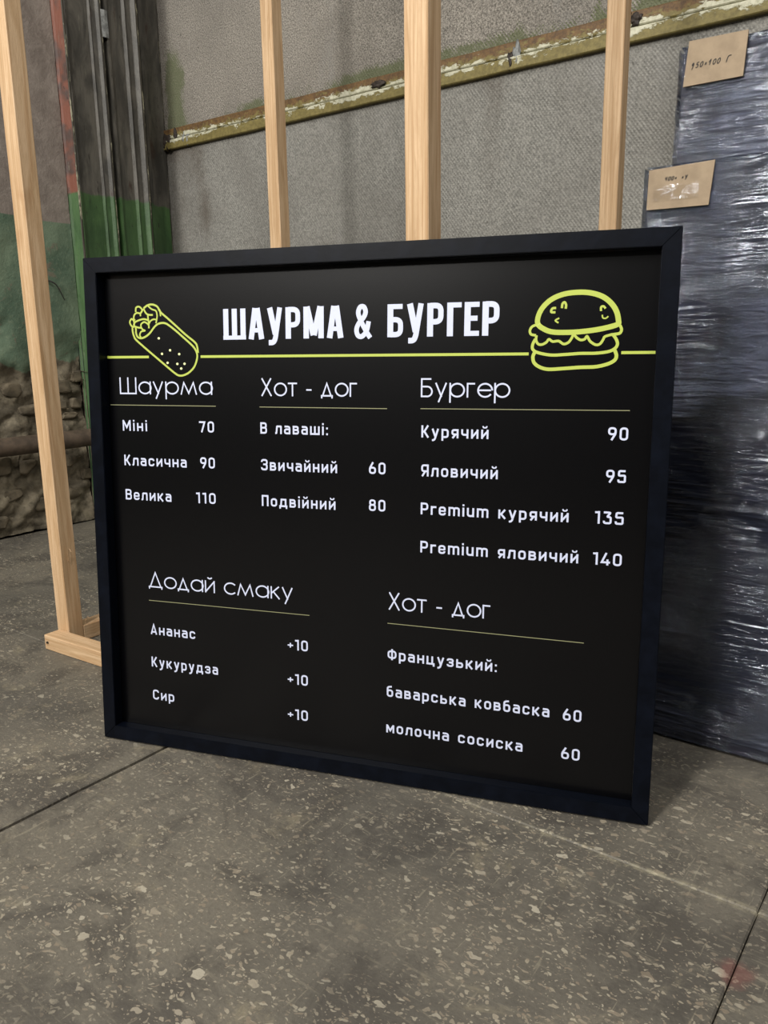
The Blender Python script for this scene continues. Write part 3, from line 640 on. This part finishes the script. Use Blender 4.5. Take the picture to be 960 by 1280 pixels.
# ---------------------------------------------------------------- menu board
BW, BH, BD, BAR, REC = 1.0, .894, .040, .0262, .022
mb = empty('menu_board'); tag(mb, 'black framed menu board with white and lime lettering, leaning on a pine rack', 'menu board')
U, Vv = Vector((0.94818281, 0.3177253, 0)), Vector((-0.02247609, 0.06707506, 0.99749474)); Nn = U.cross(Vv)
mb.matrix_world = Matrix(((U.x, -Nn.x, Vv.x, -1.2961966), (U.y, -Nn.y, Vv.y, .81434062), (U.z, -Nn.z, Vv.z, .0029), (0, 0, 0, 1)))
def bar(pts, name='frame_bar'):      # mitred bar from four outline corners, extruded to the board's depth
    bm = bmesh.new(); f = [bm.verts.new((x, 0, z)) for x, z in pts]; g = [bm.verts.new((x, BD, z)) for x, z in pts]
    bm.faces.new(f); bm.faces.new(g[::-1])
    for k in range(4): bm.faces.new((f[k], g[k], g[(k + 1) % 4], f[(k + 1) % 4]))
    bmesh.ops.recalc_face_normals(bm, faces=bm.faces)
    bmesh.ops.bevel(bm, geom=bm.edges[:], offset=.0009, segments=2, affect='EDGES')
    return frombm(name, bm, MFR, mb)
b_ = BAR; e_ = .0001
bar([(0, 0), (b_, b_), (b_, BH - b_), (0, BH)]); bar([(BW, 0), (BW, BH), (BW - b_, BH - b_), (BW - b_, b_)])
bar([(e_, 0), (BW - e_, 0), (BW - b_ - e_, b_), (b_ + e_, b_)]); bar([(e_, BH), (b_ + e_, BH - b_), (BW - b_ - e_, BH - b_), (BW - e_, BH)])
pn = boxo('print_panel', (b_ + .0002, BW - b_ - .0002, REC, REC + .004, b_ + .0002, BH - b_ - .0002), MP, mb, .0003)
def on_panel(name, V, F, mat):
    return mk(name, [(x, REC - .0004 - z, y) for x, y, z in V], F, mat, pn)
CAP = .0194
TXT = [('title_lettering', 'ШАУРМА', 'T', .2656, .4873, .7500, .0515), ('title_lettering', '&', 'T', .5060, .5395, .7495, .0525), ('title_lettering', 'БУРГЕР', 'T', .5617, .7435, .7500, .0515),
    ('heading_lettering', 'Шаурма', 'H', .0510, .2415, .6560, .0300), ('heading_lettering', 'Хот - дог', 'H', .3358, .5103, .6547, .0300), ('heading_lettering', 'Бургер', 'H', .6191, .7618, .6551, .0300),
    ('heading_lettering', 'Додай смаку', 'H', .0974, .3916, .3000, .0295), ('heading_lettering', 'Хот - дог', 'H', .5675, .7406, .3000, .0300)]
for s, a, b, v in (('Міні', .0540, .1064, .5898), ('70', .2134, .2434, .5903), ('Класична', .0546, .1863, .5265), ('90', .2134, .2434, .5268), ('Велика', .0544, .1526, .4630), ('110', .2036, .2434, .4634),
    ('В лаваші:', .3331, .4588, .5906), ('Звичайний', .3333, .4753, .5274), ('60', .5316, .5609, .5285), ('Подвійний', .3337, .4723, .4648), ('80', .5318, .5611, .4665),
    ('Курячий', .6208, .7306, .5908), ('90', .9111, .9407, .5936), ('Яловичий', .6213, .7470, .5280), ('95', .9111, .9407, .5298), ('Premium курячий', .6214, .8588, .4655), ('135', .8979, .9405, .4660),
    ('Premium яловичий', .6217, .8760, .4020), ('140', .8977, .9407, .4020), ('Ананас', .0977, .1941, .2092), ('+10', .3805, .4197, .2100), ('Кукурудза', .0974, .2395, .1458), ('+10', .3799, .4192, .1466),
    ('Сир', .0977, .1448, .0810), ('+10', .3793, .4188, .0810), ('Французький:', .5665, .7541, .2120), ('баварська ковбаска', .5656, .8411, .1464), ('60', .8621, .8914, .1450), ('молочна сосиска', .5652, .8001, .0815), ('60', .8619, .8914, .0797)):
    TXT.append(('price_lettering' if s[-1].isdigit() else 'item_lettering', s, 'D', a, b, v, CAP))
for name, s, f, a, b, v, H in TXT:
    for Vt, Ft in text_mesh(s, f, a, b, v, H, 0.0): on_panel(name, Vt, Ft, MWHITE)
for (a, va), (b, vb), w, m, nm in (((.0209, .7220), (.1150, .7220), .0043, MLIME, 'lime_rule'), ((.2200, .7218), (.7890, .7218), .0043, MLIME, 'lime_rule'), ((.9247, .7225), (.9725, .7225), .0043, MLIME, 'lime_rule'),
    ((.0300, .6364), (.2476, .6364), .0011, MTHIN, 'thin_rule'), ((.3323, .6361), (.5626, .6361), .0011, MTHIN, 'thin_rule'), ((.6190, .6368), (.9411, .6380), .0011, MTHIN, 'thin_rule'), ((.0966, .2745), (.4228, .2760), .0011, MTHIN, 'thin_rule'), ((.5660, .2760), (.8898, .2755), .0011, MTHIN, 'thin_rule')):
    Vt, Ft = [], []; ribbon(Vt, Ft, [(max(a, b_ + .001), va), (b, vb)], w); on_panel(nm, Vt, Ft, m)
def drawing(name, data, mat, dots=()):
    Vt, Ft = [], []
    for i, (cl, w, pts) in enumerate(data):
        ribbon(Vt, Ft, smooth([(x / 1e4, y / 1e4) for x, y in pts], bool(cl), 6), w, bool(cl), .00004 * i)
    on_panel(name, Vt, Ft, mat)
    if dots:
        Vt, Ft = [], []
        for x, y in dots:
            k = len(Vt); Vt += [(x / 1e4 + .0024 * math.cos(t * math.pi / 6), y / 1e4 + .0021 * math.sin(t * math.pi / 6), 0) for t in range(12)]; Ft.append(tuple(range(k, k + 12)))
        tag(on_panel('seasoning_dots', Vt, Ft, MCREAM), kind='stuff')
WRAP = [(0, 0.00342, [(832, 7747), (834, 7667), (860, 7579), (901, 7520), (1069, 7386), (1320, 7197), (1519, 7048), (1668, 6939), (1752, 6895), (1853, 6899), (1972, 6953), (2076, 7054), (2130, 7190), (2129, 7276), (2085, 7362), (2005, 7441), (1842, 7572), (1712, 7674), (1597, 7755), (1514, 7799), (1429, 7805), (1343, 7781), (1272, 7725), (1201, 7646), (1112, 7582), (1015, 7550), (938, 7570), (906, 7636), (905, 7702), (898, 7738)]), (0, 0.00342, [(1077, 8067), (1160, 8116), (1255, 8128), (1347, 8097), (1396, 8038), (1436, 7980), (1551, 7892), (1715, 7760), (1910, 7600), (2089, 7469), (2136, 7397), (2152, 7283)]), (0, 0.00273, [(1379, 8046), (1411, 7995), (1420, 7923)]), (0, 0.00273, [(1168, 8108), (1243, 8049), (1327, 8018), (1350, 7946), (1344, 7889), (1323, 7803)]), (0, 0.00308, [(1077, 8067), (1109, 8002), (1162, 7957), (1264, 7948)]), (0, 0.00308, [(1162, 7957), (1163, 7900), (1173, 7820), (1174, 7719)]), (0, 0.00273, [(1178, 7798), (1217, 7848), (1278, 7873), (1338, 7863)]), (0, 0.00308, [(914, 8006), (922, 8078), (975, 8099), (1021, 8076), (1048, 8032), (1008, 7983), (939, 7991), (882, 7956), (869, 7891), (895, 7862)]), (0, 0.00273, [(1077, 8053), (1017, 7990), (1009, 7932)]), (0, 0.00308, [(1175, 7856), (1073, 7880), (968, 7860), (888, 7826), (868, 7768), (945, 7738), (1014, 7729)]), (1, 0.00308, [(867, 7855), (821, 7888), (784, 7835), (808, 7776), (855, 7746), (875, 7797)]), (0, 0.0029, [(1176, 7770), (1138, 7806), (1079, 7829), (1020, 7794), (1015, 7744), (1048, 7699), (1090, 7680), (1015, 7664), (983, 7606), (1010, 7555)])]
DOTS = [(1368, 7543), (1590, 7333), (1424, 7272), (1773, 7265), (1532, 7115), (1730, 7095), (1875, 7097), (1805, 7015)]
BURGER = [(1, 0.00763, [(8014, 7662), (8021, 7790), (8089, 7916), (8214, 8024), (8387, 8090), (8591, 8110), (8779, 8094), (8952, 8034), (9080, 7930), (9155, 7812), (9186, 7687), (9178, 7637), (9065, 7599), (8865, 7560), (8646, 7537), (8457, 7530), (8248, 7538), (8118, 7580)]), (0, 0.00381, [(7993, 7650), (7929, 7624), (7898, 7568), (7916, 7511), (7991, 7494)]), (0, 0.00381, [(7999, 7494), (7996, 7421), (8028, 7365), (8085, 7356), (8149, 7387), (8188, 7432), (8245, 7399), (8334, 7404), (8407, 7360), (8478, 7383), (8524, 7447), (8550, 7494), (8603, 7445), (8659, 7416), (8714, 7428), (8747, 7467), (8794, 7395), (8874, 7344), (8936, 7354), (8980, 7417), (9002, 7459), (9085, 7486)]), (0, 0.00416, [(9210, 7621), (9235, 7562), (9215, 7508), (9147, 7493), (9085, 7486)]), (0, 0.00451, [(7984, 7438), (7946, 7357), (7952, 7284), (8032, 7235), (8229, 7198), (8437, 7205), (8660, 7219), (8880, 7220), (9066, 7243), (9156, 7289), (9187, 7352), (9165, 7422), (9124, 7478)]), (0, 0.0052, [(7980, 7240), (7956, 7171), (7980, 7081), (8072, 7016), (8204, 6986), (8445, 6999), (8668, 7014), (8889, 7022), (9059, 7061), (9157, 7116), (9180, 7187), (9150, 7266)]), (0, 0.00347, [(8277, 7891), (8223, 7884), (8208, 7834), (8270, 7828)]), (0, 0.00347, [(8363, 7886), (8369, 7949), (8400, 7971), (8422, 7931), (8419, 7876)]), (0, 0.00243, [(8329, 7741), (8274, 7708), (8320, 7672)]), (0, 0.00312, [(8931, 7830), (8931, 7887), (8966, 7897), (8994, 7865)]), (0, 0.00208, [(8952, 7775), (8963, 7731), (9005, 7725), (9039, 7752)])]
drawing('wrap_drawing', WRAP, MLIME, DOTS); drawing('burger_drawing', BURGER, MLIME)
# ---------------------------------------------------------------- film-wrapped stacks of boards
def stack(name, label, x0, x1, y0, z1, nb, th, tilt, seed):
    r = empty(name, (x0, y0, .0008)); r.rotation_euler = (-tilt, 0, 0); tag(r, label, 'wrapped boards', 'film-wrapped board stacks')
    Wd = x1 - x0; T = nb * th
    for k in range(nb):
        j = random.random() * .006
        boxo('board', (.0012, Wd - .004, .006 + k * th, .006 + (k + 1) * th - .0012, .002, z1 - .004 - random.random() * .004), MNAVY, r, .0012)
    # stretch film: one sheet over the left edge, the front and the top rim
    us = span(-.06, 0, .006) + span(0, .75, .0055)[1:] + span(.75, Wd, .03)[1:]; vs = span(.004, z1, .0055)
    def f(u, v):
        uu = max(u, 0)
        rr = noise.noise(Vector((uu * 4 - v * 1.2, seed, v * 26))) * .5 + noise.noise(Vector((uu * 9 - v * 3, seed + 4, v * 55))) * .3
        rr += .5 * noise.noise(Vector((uu * 22, seed + 2, v * 30))) * sstep(-.1, .3, noise.noise(Vector((uu * 3, v * 4, seed))))
        puff = .0010 + .0028 * (rr + .6)
        if u <= 0: return (-.0015 - puff * .8, .002 - u * (T + .004) / .06, v)
        return (u, .002 - puff, v)
    o = grid('stretch_film', us, vs, f, MFILM, r)
    top = grid('film_top_rim', span(0, Wd, .01), span(0, T + .006, .008), lambda u, v: (u, v, z1 + .002 + .003 * noise.noise(Vector((u * 14, v * 20, seed)))), MFILM, r)
    return r
s1 = stack('wrapped_board_stack', 'shorter stack of dark boards in clear stretch film, standing in front at right', -.520, .62, 1.433, 1.026, 4, .012, math.radians(1.6), 1.0)
s2 = stack('wrapped_board_stack', 'taller stack of dark boards in crinkled stretch film, behind the shorter wrapped stack', -.494, .66, 1.497, 1.226, 6, .012, math.radians(1.6), 6.0)
def hand(V, F, glyphs, ox, oz, h, slant, w):
    x = ox
    for g in glyphs:
        if g is None: x += h * .9; continue
        for p in g: ribbon(V, F, smooth([(x + (a + b * slant) * h, oz + b * h) for a, b in p], False, 4), w)
        x += h * .82
H1 = [[(.0, .55), (.08, .8), (.25, .9), (.32, .6), (.24, .0), (.18, -.25)], [(.0, .55), (.12, .5), (.3, .7)]]
H5 = [[(.5, .9), (.15, .85), (.12, .5), (.4, .5), (.42, .15), (.2, 0), (.02, .1)]]
H0 = [[(.3, .9), (.05, .6), (.08, .1), (.3, 0), (.5, .35), (.45, .8), (.3, .9)]]
HX = [[(.1, .2), (.4, .6)], [(.4, .2), (.12, .6)]]
HN = [[(.0, .5), (.3, .95), (.25, 0)]]
HG = [[(.1, -.1), (.2, .9), (.75, 1.0)]]
H4 = [[(.1, .9), (.05, .45), (.42, .45)], [(.42, .95), (.38, 0)]]
HU = [[(.05, .9), (.2, .4), (.42, .4)], [(.5, .9), (.25, -.2)]]
def card(label, P, glyphs, ox, oz, h, th=.004, film=False):
    a, b, c, d = [Vector(p) for p in P]          # top-left, top-right, bottom-right, bottom-left
    o_ = d; ex = (c - d); Lx = ex.length; ex.normalize(); ey = (a - d); ey = (ey - ex * ey.dot(ex)); Ly = ey.length; ey.normalize(); ez = ex.cross(ey)
    r = empty('cardboard_label'); tag(r, label, 'cardboard label', 'cardboard labels on the wrapped stacks')
    r.matrix_world = Matrix(((ex.x, ey.x, ez.x, o_.x), (ex.y, ey.y, ez.y, o_.y), (ex.z, ey.z, ez.z, o_.z), (0, 0, 0, 1)))
    loc = [((p - o_).dot(ex), (p - o_).dot(ey)) for p in (d, c, b, a)]
    bm = bmesh.new(); n = 10; G = {}
    for i in range(n + 1):
        for j in range(n + 1):
            s, t = i / n, j / n
            x = (loc[0][0] * (1 - s) + loc[1][0] * s) * (1 - t) + (loc[3][0] * (1 - s) + loc[2][0] * s) * t
            y = (loc[0][1] * (1 - s) + loc[1][1] * s) * (1 - t) + (loc[3][1] * (1 - s) + loc[2][1] * s) * t
            G[i, j] = bm.verts.new((x, y, 0))
    for i in range(n):
        for j in range(n): bm.faces.new((G[i, j], G[i + 1, j], G[i + 1, j + 1], G[i, j + 1]))
    ex_ = bmesh.ops.extrude_face_region(bm, geom=bm.faces[:])
    for v in [q for q in ex_['geom'] if isinstance(q, bmesh.types.BMVert)]: v.co.z -= th
    frombm('card_sheet', bm, MCARD, r)
    V, F = [], []; hand(V, F, glyphs, ox, oz, h, .25, .0013)
    mk('handwriting', [(x, y, .0006) for x, y, _ in V], F, MINK, r)
    if film:
        g_ = grid('film_patch', span(.010, Lx - .018, .006), span(.014, Ly - .027, .005), lambda u, v: (u, v, .0026 + .0018 * noise.noise(Vector((u * 40, v * 75, 3)))), MCLEAR, r)
    return r
card('tan cardboard label marked 150×100 on the top corner of the taller stack', ((-.4798, 1.5255, 1.2343), (-.3850, 1.5255, 1.2325), (-.3883, 1.5234, 1.1632), (-.4855, 1.5234, 1.1632)), [H1, H5, H0, HX, HN, H0, H0, None, HG], .012, .027, .0085)
card('tan cardboard label under shiny film at the top corner of the shorter stack', ((-.5133, 1.4570, 1.0223), (-.4051, 1.4570, 1.0258), (-.4106, 1.4551, .9561), (-.5142, 1.4551, .9576)), [H4, H0, H0, HX, None, HX, HU], .028, .045, .0066, .003, True)
